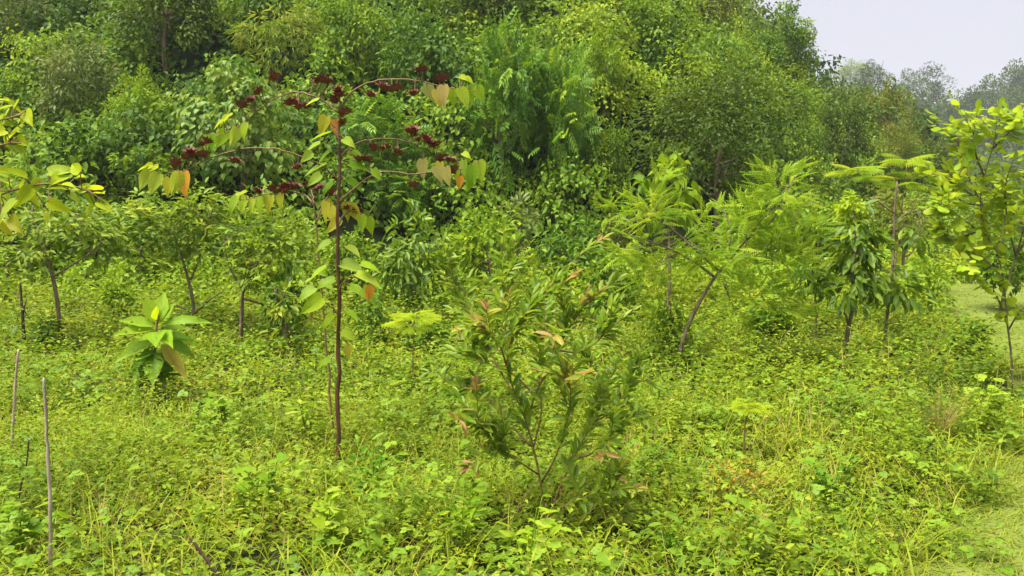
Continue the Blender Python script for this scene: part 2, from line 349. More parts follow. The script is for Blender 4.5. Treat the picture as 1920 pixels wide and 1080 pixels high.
# ------------------------------------------------------------------ hillside foliage (vines and scrub, uncountable)
def puffs(bt, n, test, rr, lr, cov, tm=KITE, wr=.6, y0=21, y1=60, xr=(-.7, .75)):
    x = []; y = []
    while len(x) < n:
        yy = math.sqrt(rng.uniform(y0 ** 2, y1 ** 2)); xx = rng.uniform(*xr) * yy
        if test(xx, yy): x.append(xx); y.append(yy)
    for xx, yy in zip(x, y):
        r = rng.uniform(*rr); tall = rng.choice([.8, 1.05, 1.4, 2.], p=[.3, .35, .25, .1]); zz = float(terr(xx, yy))
        lf = rng.uniform(*lr); m = int(cov * 2.6 * math.pi * r * r * tall / (lf * lf * wr * .5)); m = min(m, 1800)
        dv = sphere_dirs(m, .35); k = 1 + .2 * np.sin(dv[:, 0] * 4 + xx) * np.sin(dv[:, 1] * 5 + yy) + .15 * np.sin(dv[:, 2] * 8 + xx + 3 * dv[:, 0]) + .1 * np.sin(dv[:, 0] * 13 + yy) * np.sin(dv[:, 2] * 11 + xx)
        p = np.array((xx, yy, zz + .15 * r)) + dv * (r * k * rng.uniform(.6, 1.04, m) ** .6)[:, None] * np.array((1, 1, tall))
        D = dv * .35 + np.array((0, 0, -.6)) + jit(m, .45); N = dv * 1.0 + np.array((0, -.1, .55)) + jit(m, .3)
        pt = np.clip(rng.normal(.5, .2) + .15 * noise(xx, yy, 22, 11) + np.interp(xx / yy, [-.6, -.1, .06, .25, .35], [-.12, -.06, .14, .16, .02]), .05, .95); L = lf * rng.uniform(.65, 1.25, m)
        bt.leaves(tm, p, D, N, L, L * wr, np.clip(pt + rng.normal(size=m) * .14, 0, 1))
hillf, farf = Batch(), Batch()
def foot(x, y): return y - (22.5 + 1.1 * max(0, x - 2))
puffs(hillf, 620, lambda x, y: foot(x, y) > (1.6 if -.2 < x / y < .24 else -2.2) and (y < 52), (.55, 1.6), (.14, .22), .56)
n = 66000; yy = np.sqrt(rng.uniform(21 ** 2, 54 ** 2, n)); xx = rng.uniform(-.7, .6, n) * yy; ok = yy - (22.5 + 1.1 * np.maximum(0, xx - 2)) > np.where((xx / yy > -.2) & (xx / yy < .24), 1.6, -2); xx, yy = xx[ok], yy[ok]; n = len(xx)
lf = rng.uniform(.2, .38, n); hillf.leaves(KITE, np.stack([xx, yy, terr(xx, yy) + rng.uniform(.02, .4, n)], 1), np.array((0, -.6, -.6)) + jit(n, .6), np.array((0, -.6, .7)) + jit(n, .35), lf, lf * .65, np.clip(.4 + .2 * noise(xx, yy, 22, 6) + rng.normal(size=n) * .15, 0, 1))
puffs(farf, 210, lambda x, y: foot(x, y) > 1, (1.1, 2.2), (.32, .5), .5, y0=50, y1=95, xr=(.2, .6))
puffs(farf, 330, lambda x, y: True, (3.2, 7), (1.4, 2.1), .5, y0=185, y1=350, xr=(.36, .75))
scrub = Batch()
puffs(scrub, 170, lambda x, y: track_dist(x, y) > 1.6 and foot(x, y) < (-1.6 if -.2 < x / y < .24 else 1) and not (x > 6 and y < 19), (.35, .85), (.10, .15), .45, y0=16.5, y1=27, xr=(-.66, .6))
stuff('scrub_belt', scrub, M['lime'], 'band of bright low scrub along the foot of the hillside', 'scrub')
stuff('hillside_foliage', hillf, M['hill'], 'dense mass of vines and scrub leaves covering the steep hillside', 'foliage')
stuff('distant_foliage', farf, M['far'], 'hazy dark green scrub mass on the far ridge at right', 'foliage')

# ------------------------------------------------------------------ crowns and trunks shared between trees
KIND = {  # template, leaf length, width ratio, material, leaf droop, coverage, clumps
    'broad':  (HEX, .17, .5, 'dark', .5, 1.0, 46), 'vine': (KITE, .15, .62, 'hill', .55, 1.2, 40), 'pinnate': (PINN, .45, .95, 'pinn', .1, 1.7, 40),
    'bamboo': (KITE, .26, .14, 'bamboo', .9, .55, 40), 'heart': (HEART, .19, .8, 'heart', 1.6, .85, 42), 'sage': (OBL, .17, .42, 'sage', .3, .75, 36),
    'olive':  (HEX, .13, .44, 'olive', .05, .75, 40), 'lime': (HEX, .13, .5, 'lime', .5, 1.0, 34), 'feather': (FERN, .25, .78, 'feather', -.35, 1.0, 34),
    'russet': (HEX, .12, .45, 'russet', .4, .8, 32), 'far': (KITE, .30, .6, 'far', .4, 1.0, 44), 'airy': (KITE, .24, .55, 'far', .3, .55, 42),
    'heartlime': (HEART, .17, .75, 'lime', .8, 1.0, 30), 'bigdark': (OBL, .20, .36, 'bigdark', .6, 1.1, 26), 'deep': (HEX, .15, .5, 'deep', .5, 1.1, 40), 'fine': (KITE, .06, .45, 'lime', .2, .8, 40),
}
_crowns, _trunks = {}, {}
def crown_mesh(kind, size, var):
    key = (kind, size, var)
    if key in _crowns: return _crowns[key]
    tm, lf, wr, mat, droop, cov, nc = KIND[kind]; Rr = size
    cd = sphere_dirs(nc, .25); lf = lf * max(1, Rr / 3.4); cr = Rr * rng.uniform(.5, .9, nc); cc = cd * cr[:, None]; cc[:, 2] = np.maximum(cc[:, 2], -.62 * Rr)
    crad = Rr * rng.uniform(.15, .32, nc)
    area = lf * lf * wr * (.5 if tm is KITE else .62) * (.55 if any(tm is q_ for q_ in (PINN, FERN)) else 1)
    n = int(min(cov * 11 * Rr * Rr / area, 11000 if len(tm[1]) < 8 else (3600 if len(tm[1]) < 20 else 2400)))
    if (tm is HEX or tm is OBL) and n > 6500: tm = KITE; n = min(int(n * 1.1), 11000)
    ci = rng.integers(0, nc, n); dv = sphere_dirs(n, .25)
    p = cc[ci] + dv * (crad[ci] * rng.uniform(.45, 1.06, n) ** .5)[:, None]; inner = rng.random(n) < .14; p[inner] = sphere_dirs(int(inner.sum())) * (Rr * rng.uniform(.25, .6, int(inner.sum())))[:, None]
    outv = unit(p * np.array((1, 1, .7)))
    D = outv * .6 + dv * .6 + np.array((0, 0, -droop)) + jit(n, .4); N = np.array((0, 0, .6)) + outv * .35 + dv * .8 + jit(n, .3)
    ct = rng.normal(.45, .16, nc); L = lf * rng.uniform(.65, 1.2, n)
    bt = Batch(); bt.leaves(tm, p, D, N, L, L * wr, np.clip(ct[ci] + rng.normal(size=n) * .17, 0, 1))
    _crowns[key] = me = bt.mesh('crown_' + kind, M[mat]); me['clumps'] = 1
    return me
def trunk_mesh(var, mat, lean):
    """unit trunk: stands on z=0, reaches the crown centre at z=1, limbs spread into the crown"""
    key = (var, mat)
    if key in _trunks: return _trunks[key]
    bt = Batch(); zz = np.linspace(-.08, 1, 9)
    wob = np.stack([np.sin(zz * 5 + var) * .03 * (zz > 0), np.cos(zz * 4 + var * 2) * .03, zz], 1)
    bt.tube(wob, np.interp(zz, [0, .1, 1], [.055, .042, .02]), 7)
    for i in range(9):
        a = i * 2.4 + var; z0 = rng.uniform(.5, .95); rr = rng.uniform(.2, .45)
        p0 = np.array((np.interp(z0, zz, wob[:, 0]), np.interp(z0, zz, wob[:, 1]), z0)); e = p0 + np.array((math.cos(a) * rr, math.sin(a) * rr, rng.uniform(.1, .35)))
        mid = (p0 + e) / 2 + np.array((0, 0, -.04)); bt.tube(curve([p0, mid, e]), np.linspace(.018, .005, 9), 5)
    _trunks[key] = me = bt.mesh('trunk', M[mat], smooth=True); return me
SIZES = [.45, .8, 1.3, 2.1, 3.3, 5., 8., 12.]
cnt = [0]
def tree(name, label, cat, box, kind, d=None, group=None, bark='bark', depth_ratio=1., base_px=None, trunk=True):
    """a tree or shrub whose crown fills a photo box at distance d (found from the land when None)"""
    x0, y0, x1, y1 = box
    if d is None: d = ray_depth((x0 + x1) / 2, y1) - .2; y1 += .13 * (y1 - y0)
    c = P((x0 + x1) / 2, (y0 + y1) / 2, d); rx = (x1 - x0) / 2 * d / FPX; rz = (y1 - y0) / 2 * d / FPX; ry = (rx * .6 + rz * .4) * depth_ratio
    c[1] -= ry * (.25 if name.startswith('hillside') else -.35); g = float(terr(c[0], c[1])); cnt[0] += 1; var = cnt[0]
    root = thing(name, label, cat, (c[0], c[1], g), group)
    size = min(SIZES, key=lambda s: abs(math.log(s / ((rx * ry * rz) ** (1 / 3)))))
    cm = link('crown', crown_mesh(kind, size, var % 2), root, (0, 0, c[2] - g)); cm.scale = (rx / size, ry / size, rz / size); cm.rotation_euler = (0, 0, 0)
    if var % 4 > 1: cm.scale.x *= -1
    if trunk:
        h = max(.3, c[2] - g); t = link('trunk', trunk_mesh(var % 3, bark, 0), root); s = min(h, 1.3 * min(rx, ry)); s = max(s, .35 * h)
        t.scale = (s, s, h); t.rotation_euler = (0, 0, var * 1.3)
    return root

HT = 'hillside_tree'; HS = 'hillside_shrub'; MS = 'meadow_shrub'
for name, label, cat, box, kind in [
    (HT, 'pale olive leafed tree filling the top left corner of the hillside', 'tree', (-60, -60, 120, 120), 'sage'),
    (HT, 'greyish green tree with upright leaves right of the top left corner tree', 'tree', (85, 70, 225, 235), 'sage'),
    (HT, 'large dark leafed tree at top left with deep shade under its crown', 'tree', (205, -90, 435, 105), 'broad'),
    (HS, 'bright green bush between the grey green tree and the heart leafed bush', 'shrub', (205, 130, 320, 290), 'lime'),
    ('bamboo_clump', 'pale feathery bamboo clump with drooping narrow leaves high on the hillside', 'bamboo', (425, 5, 615, 150), 'bamboo'),
    (HS, 'broad bush of hanging heart shaped leaves behind the tall sapling', 'shrub', (325, 120, 605, 335), 'heart'),
    (HS, 'vine smothered mound at top centre left, right of the bamboo', 'shrub', (600, -30, 740, 160), 'vine'),
    (HS, 'vine smothered mound hanging above the upper right seed heads of the tall sapling', 'shrub', (700, 20, 850, 200), 'deep'),
    (HT, 'dark tree cut by the top edge left of centre', 'tree', (810, -90, 1025, 75), 'broad'),
    (HT, 'tall pinnate leafed tree with rising shoots in the middle of the hillside', 'tree', (870, 75, 1010, 330), 'pinnate'),
    (HT, 'pinnate leafed tree close right of the tallest pinnate tree', 'tree', (985, 85, 1115, 340), 'pinnate'),
    (HS, 'bright pinnate shrub behind the right hand seed heads of the tall sapling', 'shrub', (640, 195, 800, 350), 'pinnate'),
    (HS, 'dark green pinnate shrub below the right hand heart leaves of the sapling', 'shrub', (700, 300, 850, 410), 'pinnate'),
    (HT, 'big round dark tree standing at the foot of the hill right of centre', 'tree', (1150, 118, 1525, 400), 'broad'),
    (HT, 'leafy tree on the skyline where the hill drops to the sky', 'tree', (1395, 0, 1525, 150), 'vine'),
    (HT, 'brownish dark tree at the top edge left of the skyline tree', 'tree', (1265, -70, 1385, 60), 'russet'),
    (HS, 'vine covered hump under the skyline tree', 'shrub', (1370, 60, 1470, 150), 'deep'),
    (HS, 'yellow green vine tower on the upper slope right of the pinnate trees', 'shrub', (1085, 40, 1180, 200), 'lime'),
    (HS, 'leafy green hump at top of slope left of the brownish tree', 'shrub', (1160, -20, 1280, 110), 'vine'),
    (HS, 'dark rounded shrub on the slope between the vine tower and the big round tree', 'shrub', (1190, 60, 1290, 160), 'deep'),
    (HS, 'small dark bush below the big top left tree', 'shrub', (90, 230, 220, 340), 'deep'),
    (HS, 'dull green scrub bush at the left edge below the olive tree', 'shrub', (-40, 140, 90, 260), 'vine'),
    (HS, 'low leafy bush above the left saplings', 'shrub', (220, 270, 340, 380), 'vine'),
    (HT, 'dark rounded tree at the right end of the slope past the big round tree', 'tree', (1525, 170, 1630, 320), 'broad'),
    (HS, 'yellow green shrub at the skyline step right of the hill', 'shrub', (1540, 112, 1640, 200), 'vine'),
    (HS, 'olive shrub on the right slope under the skyline step', 'shrub', (1610, 150, 1700, 250), 'russet'),
    (HS, 'green shrub with rusty tips right of the dark rounded tree', 'shrub', (1620, 230, 1720, 350), 'russet'),
    (HS, 'rusty tinted shrub at the end of the right slope', 'shrub', (1690, 235, 1770, 340), 'russet'),
    (HS, 'pale vine curtain left of the big round dark tree', 'shrub', (1090, 210, 1180, 380), 'vine'),
]: tree(name, label, cat, box, kind)
for label, box, kind, d in [
    ('airy grey tree alone against the sky at right', (1685, 118, 1790, 215), 'airy', 290),
    ('faint small tree on the skyline left of the airy grey tree', (1600, 112, 1680, 190), 'airy', 180),
    ('hazy tree on the far ridge right of the airy grey tree', (1780, 165, 1860, 270), 'far', 310),
    ('hazy tree rising highest at the far right edge', (1850, 118, 1960, 260), 'far', 315),
    ('hazy dark tree low on the far ridge above the right sapling', (1770, 220, 1870, 330), 'far', 260),
    ('hazy dark tree at the right edge behind the right sapling', (1850, 210, 1990, 340), 'far', 250),
    ('pale hazy tree at the foot of the far ridge left of the right sapling', (1700, 240, 1790, 360), 'far', 235),
    ('full hazy crown low between the airy grey tree and the right sapling', (1720, 185, 1830, 320), 'far', 270),
    ('full hazy crown behind the top of the right sapling', (1800, 150, 1905, 300), 'far', 300),
    ('wide hazy crown on the far ridge cut by the right edge', (1880, 150, 2010, 300), 'far', 285),
    ('hazy crown filling the dip just left of the airy grey tree', (1640, 150, 1730, 280), 'far', 240),
]: tree('distant_tree', label, 'tree', box, kind, d, 'distant trees on the far ridge')
for label, box, kind, d in [
    ('lime green shrub left of the center shrub top', (835, 385, 1000, 560), 'lime', 16),
    ('dark shrub with drooping blackish leaves right of the tall sapling stem', (700, 395, 850, 590), 'bigdark', 14.5),
    ('small grey green tufted shrub above the lime shrub', (925, 372, 1015, 470), 'sage', 18.5),
    ('dark green shrub behind the tip of the center shrub', (1000, 405, 1145, 560), 'deep', 17.5),
    ('mid green shrub between the center shrub and the feathery tree', (1085, 470, 1215, 620), 'vine', 15),
    ('light green leafy bush climbing around the slanted trunk', (1200, 560, 1300, 710), 'lime', 12.2),
    ('green bush under the right side of the feathery tree', (1380, 560, 1510, 650), 'vine', 14),
    ('low dark bush left of the round topped sapling', (1495, 480, 1575, 570), 'bigdark', 13.5),
    ('bright lime bush beside the grassy track', (1690, 480, 1815, 625), 'lime', 16.5),
    ('rusty green shrub behind the flat topped saplings', (1640, 345, 1770, 480), 'russet', 19),
    ('green shrub at left behind the two left saplings', (190, 370, 320, 480), 'vine', 19),
    ('olive bush behind the second left sapling', (480, 395, 600, 520), 'olive', 17),
    ('tall leafy bush against the third left sapling', (495, 510, 575, 665), 'deep', 12.8),
    ('dense green bush just right of the tall sapling stem', (650, 545, 740, 690), 'deep', 12.5),
    ('dark low bush under the flat topped lime seedling', (740, 600, 850, 690), 'deep', 12.3),
    ('small dark bush at the foot of the leftmost sapling', (55, 590, 115, 650), 'deep', 12.8),
    ('small dark bush right of the round topped sapling', (1640, 640, 1730, 700), 'vine', 11.8),
    ('low green bush at the near edge of the grassy track', (1770, 605, 1870, 690), 'vine', 12),
    ('yellow green bush behind the round topped sapling', (1480, 380, 1600, 500), 'vine', 19),
    ('green shrub in the gap left of the feathery tree', (1120, 400, 1200, 480), 'russet', 18.5),
    ('light green bush at far left behind the leftmost sapling', (-60, 330, 60, 470), 'vine', 19.5),
    ('bushy green shrub in the left meadow behind the big leafed plant', (170, 520, 260, 620), 'lime', 15),
    ('shaded green shrub between the tall sapling and the dark shrub', (600, 430, 710, 560), 'vine', 17),
    ('pale leafed sapling crown standing above the feathery tree at left', (1205, 285, 1312, 430), 'heartlime', 16),
    ('small leafy bush at the right edge behind the right sapling', (1830, 430, 1960, 560), 'vine', 16.5),
]: tree(MS, label, 'shrub', box, kind, d, 'shrubs in the middle of the meadow')

# ------------------------------------------------------------------ saplings with traced stems
def nearest(paths, p):
    q = np.concatenate(paths); return q[np.argmin(((q - p) ** 2).sum(1))]
_leafmesh = {}
def leaf_mesh(tm_name, tm, mat):
    k = (tm_name, mat)
    if k not in _leafmesh:
        bt = Batch(); bt.raw(tm[0].copy(), tm[1], .5); _leafmesh[k] = bt.mesh('leaf_' + tm_name, M[mat])
    return _leafmesh[k]
def leaf_part(root, me, p, D, N, L, W, name='leaf'):
    S, D, Nn = frames(np.asarray(D, float)[None], np.asarray(N, float)[None]); b = np.array(root.location)
    o = bpy.data.objects.new(name, me); sc.collection.objects.link(o); o.parent = root
    m = np.eye(4); m[:3, 0] = S[0] * W; m[:3, 1] = D[0] * L; m[:3, 2] = Nn[0] * L; m[:3, 3] = np.asarray(p) - b
    o.matrix_local = Matrix(m.tolist()); return o
M['hl_lime'] = leaf_mat('sapling leaf lime', [(.30, .46, .02), (.38, .52, .03), (.44, .54, .08)], 'object', trans=.45)
M['hl_green'] = leaf_mat('sapling leaf green', [(.18, .36, .015), (.26, .42, .02), (.34, .48, .07)], 'object', trans=.45)
M['hl_yellow'] = leaf_mat('sapling leaf yellow', [(.44, .46, .03), (.56, .52, .05), (.50, .40, .10)], 'object', trans=.45)
M['hl_buff'] = leaf_mat('sapling leaf buff', [(.38, .36, .12), (.48, .38, .14), (.36, .40, .12)], 'object', trans=.4)
M['hl_orange'] = leaf_mat('sapling leaf orange', [(.75, .38, .05), (.80, .30, .06)], 'object', trans=.4)
M['hl_bright'] = leaf_mat('new yellow green leaf', [(.42, .54, .015), (.52, .58, .02)], 'object', trans=.5)
M['seed'] = plain_mat('dry seed head', (.10, .032, .024), (.26, .085, .06), 60, rough=.55)
M['shrub_leaf'] = leaf_mat('oblong shrub leaf', [(.16, .28, .025), (.22, .35, .025), (.29, .41, .03), (.36, .45, .05), (.48, .38, .08)], 'object', rough=.35, spec=.5, trans=.45)
M['shrub_leaf_t'] = leaf_mat('oblong shrub leaf mass', [(.14, .26, .025), (.20, .33, .025), (.27, .39, .03), (.34, .43, .045)], rough=.35, spec=.5, trans=.45)
M['shrub_tip'] = leaf_mat('coppery tip leaf', [(.36, .22, .07), (.50, .24, .15), (.30, .27, .05)], 'object', rough=.35)
M['right_leaf'] = leaf_mat('round lime leaf', [(.28, .44, .03), (.36, .52, .035), (.44, .57, .05), (.52, .58, .06)], 'object', trans=.5)
M['right_leaf_t'] = leaf_mat('round lime leaf mass', [(.28, .42, .02), (.36, .48, .02), (.44, .54, .025)], trans=.5)
M['big_leaf'] = leaf_mat('big pale leaf', [(.22, .40, .025), (.30, .46, .03), (.38, .50, .035)], 'object', trans=.42)
M['big_dark'] = leaf_mat('big dark leaf', [(.09, .22, .015), (.15, .30, .02), (.20, .36, .02)], 'object')
# seed head: a cup of pointed dry bracts round a capsule
sb = Batch()
for ring, (nb, el, L) in enumerate([(7, .75, 1.), (6, 1.15, .85)]):
    for i in range(nb):
        a = 2 * math.pi * i / nb + ring * .4
        sb.leaves(HEX, [(0, 0, 0)], np.array((math.cos(a) * math.cos(el), math.sin(a) * math.cos(el), math.sin(el))), np.array((-math.cos(a) * .8, -math.sin(a) * .8, .6)), L, .62, .5)
th = np.linspace(0, math.pi, 5); sb.tube(np.stack([th * 0, th * 0, .08 + .3 * (1 - np.cos(th)) / 2], 1), .2 * np.sin(th) + .01, 7)
SEED = sb.mesh('seed_head', M['seed'])
ref_grad = lambda r0, r1, n: np.linspace(r0, r1, n)

def fruit_sapling(label, d, stem, r0, branches, fruits, leaves, stem_mat):
    base = P(*stem[0], d); base[2] = float(terr(base[0], base[1]))
    root = thing('sapling', label, 'sapling', base)
    sp_ = pxcurve(stem, d); sp_[1:-1] += np.random.default_rng(3).normal(size=sp_[1:-1].shape) * np.array((.004, .004, 0)); sp_ = np.concatenate([[base + np.array((0, 0, -.05))], sp_]); bt = Batch(); bt.tube(sp_, ref_grad(r0, r0 * .4, len(sp_)) * (1 + .1 * np.sin(np.arange(len(sp_)) * 2.3)), 8); link('stem', bt.mesh('stem', M[stem_mat], base, True), root)
    paths = [sp_]; depth = []
    for pts, dd in branches:
        c_ = pxcurve(pts, d, dd); paths.append(c_); bt = Batch(); c_ = c_ + np.random.default_rng(len(pts)).normal(size=c_.shape) * .003; bt.tube(c_, ref_grad(.0085, .0032, len(c_)), 6)
        link('branch', bt.mesh('branch', M['twig'], base, True), root)
    allp = np.concatenate(paths[1:] + [sp_])
    def place(px, py, jitter):
        # take the depth of the nearest branch in the picture, moved a little
        best = min(allp, key=lambda q: (960 + FPX * q[0] / q[1] - px) ** 2 + (540 - FPX * math.tan(math.atan2(q[2] - CAM_H, q[1]) + PITCH) - py) ** 2)
        return P(px, py, best[1] + random.uniform(-jitter, jitter)), best
    for px, py in [f for q_ in fruits for f in (q_, (q_[0] + random.uniform(-9, 9), q_[1] + random.uniform(-6, 7)))]:
        p, q = place(px, py + 6, .06)
        o = bpy.data.objects.new('seed_head', SEED); sc.collection.objects.link(o); o.parent = root; s = random.uniform(.058, .082) * d / 7
        o.location = tuple(p - base); o.scale = (s, s, s); o.rotation_euler = (random.uniform(-.5, .5), random.uniform(-.5, .5), random.uniform(0, 6))
        bt = Batch(); mid = (p + q) / 2 + np.array((0, 0, -.01)); bt.tube(curve([q, mid, p]), .0035, 4); link('stalk', bt.mesh('stalk', M['twig'], base), root)
    for px, py, size, col, hang in leaves:
        p, q = place(px, py - size * .45, .12)
        L = .9 * size * d / FPX; yaw = random.uniform(-1, 1); side = 1 if px > stem[-1][0] else -1
        D = np.array((side * (1 - hang) * 1.2 + random.uniform(-.25, .25), random.uniform(-.5, .3) * (1 - hang) - .1, -hang)); N = np.array((random.uniform(-1.1, 1.1), -1.0 * hang - .25, .35 + (1 - hang)))
        leaf_part(root, leaf_mesh('heart', HEART, 'hl_' + col), p, D, N, L * .95, L * .62)
        if np.linalg.norm(p - q) > .02:
            bt = Batch(); bt.tube(curve([q, (p + q) / 2 + np.array((0, 0, .015)), p]), .003, 4); link('stalk', bt.mesh('stalk', M['twig'], base), root)
    return root
lv = []
for x, y, c in [(800, 178, 'buff'), (818, 185, 'yellow'), (832, 180, 'buff'), (847, 183, 'lime'), (862, 185, 'lime'), (878, 180, 'green'), (895, 178, 'green'),
                (793, 318, 'buff'), (815, 330, 'buff'), (836, 332, 'buff'), (852, 325, 'lime'), (870, 318, 'green'), (885, 330, 'green'), (897, 322, 'lime'), (880, 345, 'green')]: lv.append((x, y, random.uniform(38, 50), c, .85))
for x, y, c in [(462, 248, 'lime'), (446, 260, 'lime'), (425, 266, 'lime'), (405, 270, 'green'), (388, 272, 'green'), (336, 345, 'lime'), (318, 350, 'yellow'), (298, 346, 'lime'), (278, 340, 'lime')]: lv.append((x, y, random.uniform(38, 48), c, .8))
lv += [(345, 345, 52, 'orange', 1), (612, 238, 46, 'yellow', .95), (628, 243, 40, 'orange', 1), (620, 266, 40, 'lime', .25), (862, 343, 30, 'orange', 1), (825, 318, 34, 'yellow', .9),
       (428, 230, 30, 'bright', .5), (418, 238, 26, 'bright', .5), (436, 226, 26, 'bright', .4), (286, 320, 26, 'bright', .4), (276, 322, 22, 'bright', .3), (297, 321, 22, 'bright', .4), (862, 154, 24, 'bright', .4), (873, 154, 22, 'bright', .4), (868, 298, 26, 'bright', .4),
       (600, 285, 36, 'green', .4), (612, 330, 50, 'green', .3), (655, 328, 46, 'green', .3), (602, 345, 40, 'green', .5), (598, 200, 30, 'lime', .3), (648, 308, 34, 'lime', .3),
       (640, 520, 60, 'green', .3), (668, 540, 58, 'lime', .4), (605, 585, 60, 'lime', .45), (655, 560, 52, 'green', .4), (676, 515, 44, 'lime', .3), (693, 551, 34, 'orange', 1), (612, 520, 44, 'lime', .4), (640, 640, 40, 'lime', .4), (654, 660, 30, 'yellow', .8), (638, 430, 42, 'yellow', .6), (660, 405, 46, 'yellow', .8), (648, 398, 40, 'yellow', .9), (676, 420, 40, 'lime', .8), (690, 425, 40, 'lime', .8), (615, 400, 44, 'yellow', .8), (622, 300, 40, 'green', .4), (660, 300, 36, 'green', .4), (625, 360, 40, 'green', .5), (652, 355, 42, 'green', .4), (645, 275, 34, 'lime', .4), (620, 470, 40, 'green', .5), (650, 480, 42, 'lime', .4), (628, 545, 46, 'green', .4), (680, 560, 44, 'green', .5), (590, 560, 46, 'green', .4), (625, 610, 44, 'lime', .5), (650, 600, 40, 'green', .4), (620, 690, 36, 'green', .4), (585, 300, 32, 'green', .5), (700, 330, 30, 'green', .6)]
fruit_sapling('tall slender sapling with dark brown seed heads and yellowing heart leaves', 7.0,
    [(634, 850), (634, 700), (635, 560), (634, 440), (637, 330), (637, 250), (638, 190)], .019,
    [([(638, 205), (660, 172), (700, 152), (745, 148), (790, 153), (835, 163), (890, 172)], -.25), ([(636, 212), (600, 185), (560, 172), (530, 178), (490, 202), (455, 232), (410, 255)], .3),
     ([(634, 335), (600, 310), (560, 292), (500, 277), (440, 282), (390, 298), (345, 320), (290, 330)], -.4), ([(638, 292), (670, 268), (720, 260), (770, 268), (805, 290), (850, 305)], .3),
     ([(637, 378), (680, 340), (720, 322), (780, 327), (840, 318), (890, 318)], -.1), ([(636, 545), (650, 522), (680, 510)], -.2), ([(634, 590), (620, 575), (606, 565)], -.1), ([(637, 255), (625, 235), (612, 222)], .1), ([(634, 420), (655, 395), (690, 405)], .15)],
    [(518, 146), (490, 167), (472, 186), (452, 198), (603, 150), (596, 152), (612, 151), (636, 167), (636, 178), (623, 185), (550, 191), (560, 196), (572, 199), (641, 213), (645, 226), (792, 129), (833, 146), (716, 162), (738, 167), (692, 175), (776, 175),
     (765, 244), (775, 242), (794, 257), (805, 262), (815, 271), (674, 295), (690, 297), (701, 278), (725, 273), (747, 284), (827, 293), (849, 299), (853, 315), (357, 284), (354, 293), (329, 304), (377, 268), (384, 290), (444, 301), (557, 312), (778, 346), (670, 392), (652, 388)],
    lv, 'bark_red')
lv = [(x, y, random.uniform(36, 46), c, .85) for x, y, c in [(528, 380, 'yellow'), (508, 385, 'yellow'), (492, 388, 'lime'), (476, 388, 'lime'), (460, 385, 'lime'), (445, 388, 'green'), (612, 395, 'yellow')]]
lv += [(462, 370, 24, 'bright', .4), (452, 373, 22, 'bright', .4), (620, 405, 40, 'yellow', .8), (600, 545, 40, 'green', .4), (590, 520, 34, 'green', .4)]
fruit_sapling('thin pale brown sapling leaning close behind the tall sapling stem', 7.5,
    [(626, 838), (616, 700), (607, 600), (600, 500), (594, 430), (588, 380), (580, 365)], .011,
    [([(590, 385), (570, 365), (540, 358), (500, 364), (450, 376)], .3), ([(593, 420), (605, 385), (620, 365), (640, 372)], .1), ([(588, 382), (586, 365), (580, 350)], .2)],
    [(486, 359), (512, 352), (534, 350), (548, 348), (579, 344), (597, 353), (618, 362), (540, 352)], lv, 'twig')

# center shrub: ranks of oblong leaves along arching shoots
def leafy_shoots(root, base, d, shoots, spacing, Lr, wr, tm_name, tm, mats, limit, stuff_mat, tip_mat=None, two_rank=.9, branch_mat='bark_dark', r=(.012, .004), side_twigs=0, skip=.25, wild=.25, droop=0.):
    cand = []
    for pts, dd, d0 in shoots:
        c_ = pxcurve(pts, d + d0, dd); bt = Batch(); bt.tube(c_, ref_grad(*r, len(c_)), 6); link('branch', bt.mesh('branch', M[branch_mat], base, True), root)
        subs = [(c_, skip)]
        for k in range(side_twigs):
            i = random.randint(int(len(c_) * .48), len(c_) - 2); tg = unit(c_[i + 1] - c_[i]); v = unit(tg * .7 + rng.normal(size=3) * .6 + np.array((0, 0, .4))); ln = random.uniform(.15, .38)
            s_ = curve([c_[i], c_[i] + v * ln * .5 + np.array((0, 0, .01)), c_[i] + v * ln]); bt = Batch(); bt.tube(s_, ref_grad(r[1] * 1.0, .002, len(s_)), 5); link('twig', bt.mesh('twig', M['twig'], base, True), root); subs.append((s_, .1))
        for s_, sk in subs:
            seg = np.linalg.norm(np.diff(s_, axis=0), axis=1); cum = np.concatenate([[0], np.cumsum(seg)]); tot = cum[-1]; k = 0
            for t in np.arange(tot * sk, tot, spacing):
                p = np.array([np.interp(t, cum, s_[:, j]) for j in range(3)]); i = min(np.searchsorted(cum, t), len(s_) - 1); tg = unit(s_[i] - s_[max(0, i - 1)])
                up = np.array((0, -.35, 1.)); sd = unit(np.cross(tg, up)) * (1 if k % 2 else -1); k += 1
                D = tg * .75 + sd * two_rank * random.uniform(.5, 1.2) + rng.normal(size=3) * wild - np.array((0, 0, droop)); N = up + rng.normal(size=3) * .4; f = t / tot
                cand.append((p, D, N, random.uniform(*Lr) * (1 if f < .85 else .75), f > .8))
            cand.append((s_[-1], tg, np.array((0, -.4, 1.)), Lr[0], True))
    order = sorted(range(len(cand)), key=lambda i: cand[i][0][1]); first = set(order[:limit]); rest = Batch()
    for i, (p, D, N, L, tip) in enumerate(cand):
        if i in first:
            m = tip_mat if (tip and tip_mat and random.random() < .6) else random.choice(mats); leaf_part(root, leaf_mesh(tm_name, tm, m), p, D, N, L, L * wr)
        else: rest.leaves(tm, [p], D, N, L, L * wr, random.random())
    if rest.n: o = link('leaf_mass', rest.mesh('leaf_mass', M[stuff_mat], base), root); o['kind'] = 'stuff'
base = P(1024, 1000, 5.45); base[2] = float(terr(base[0], base[1]))
root = thing('shrub', 'multi stemmed shrub with oblong leaves and coppery shoot tips in the center foreground', 'shrub', base)
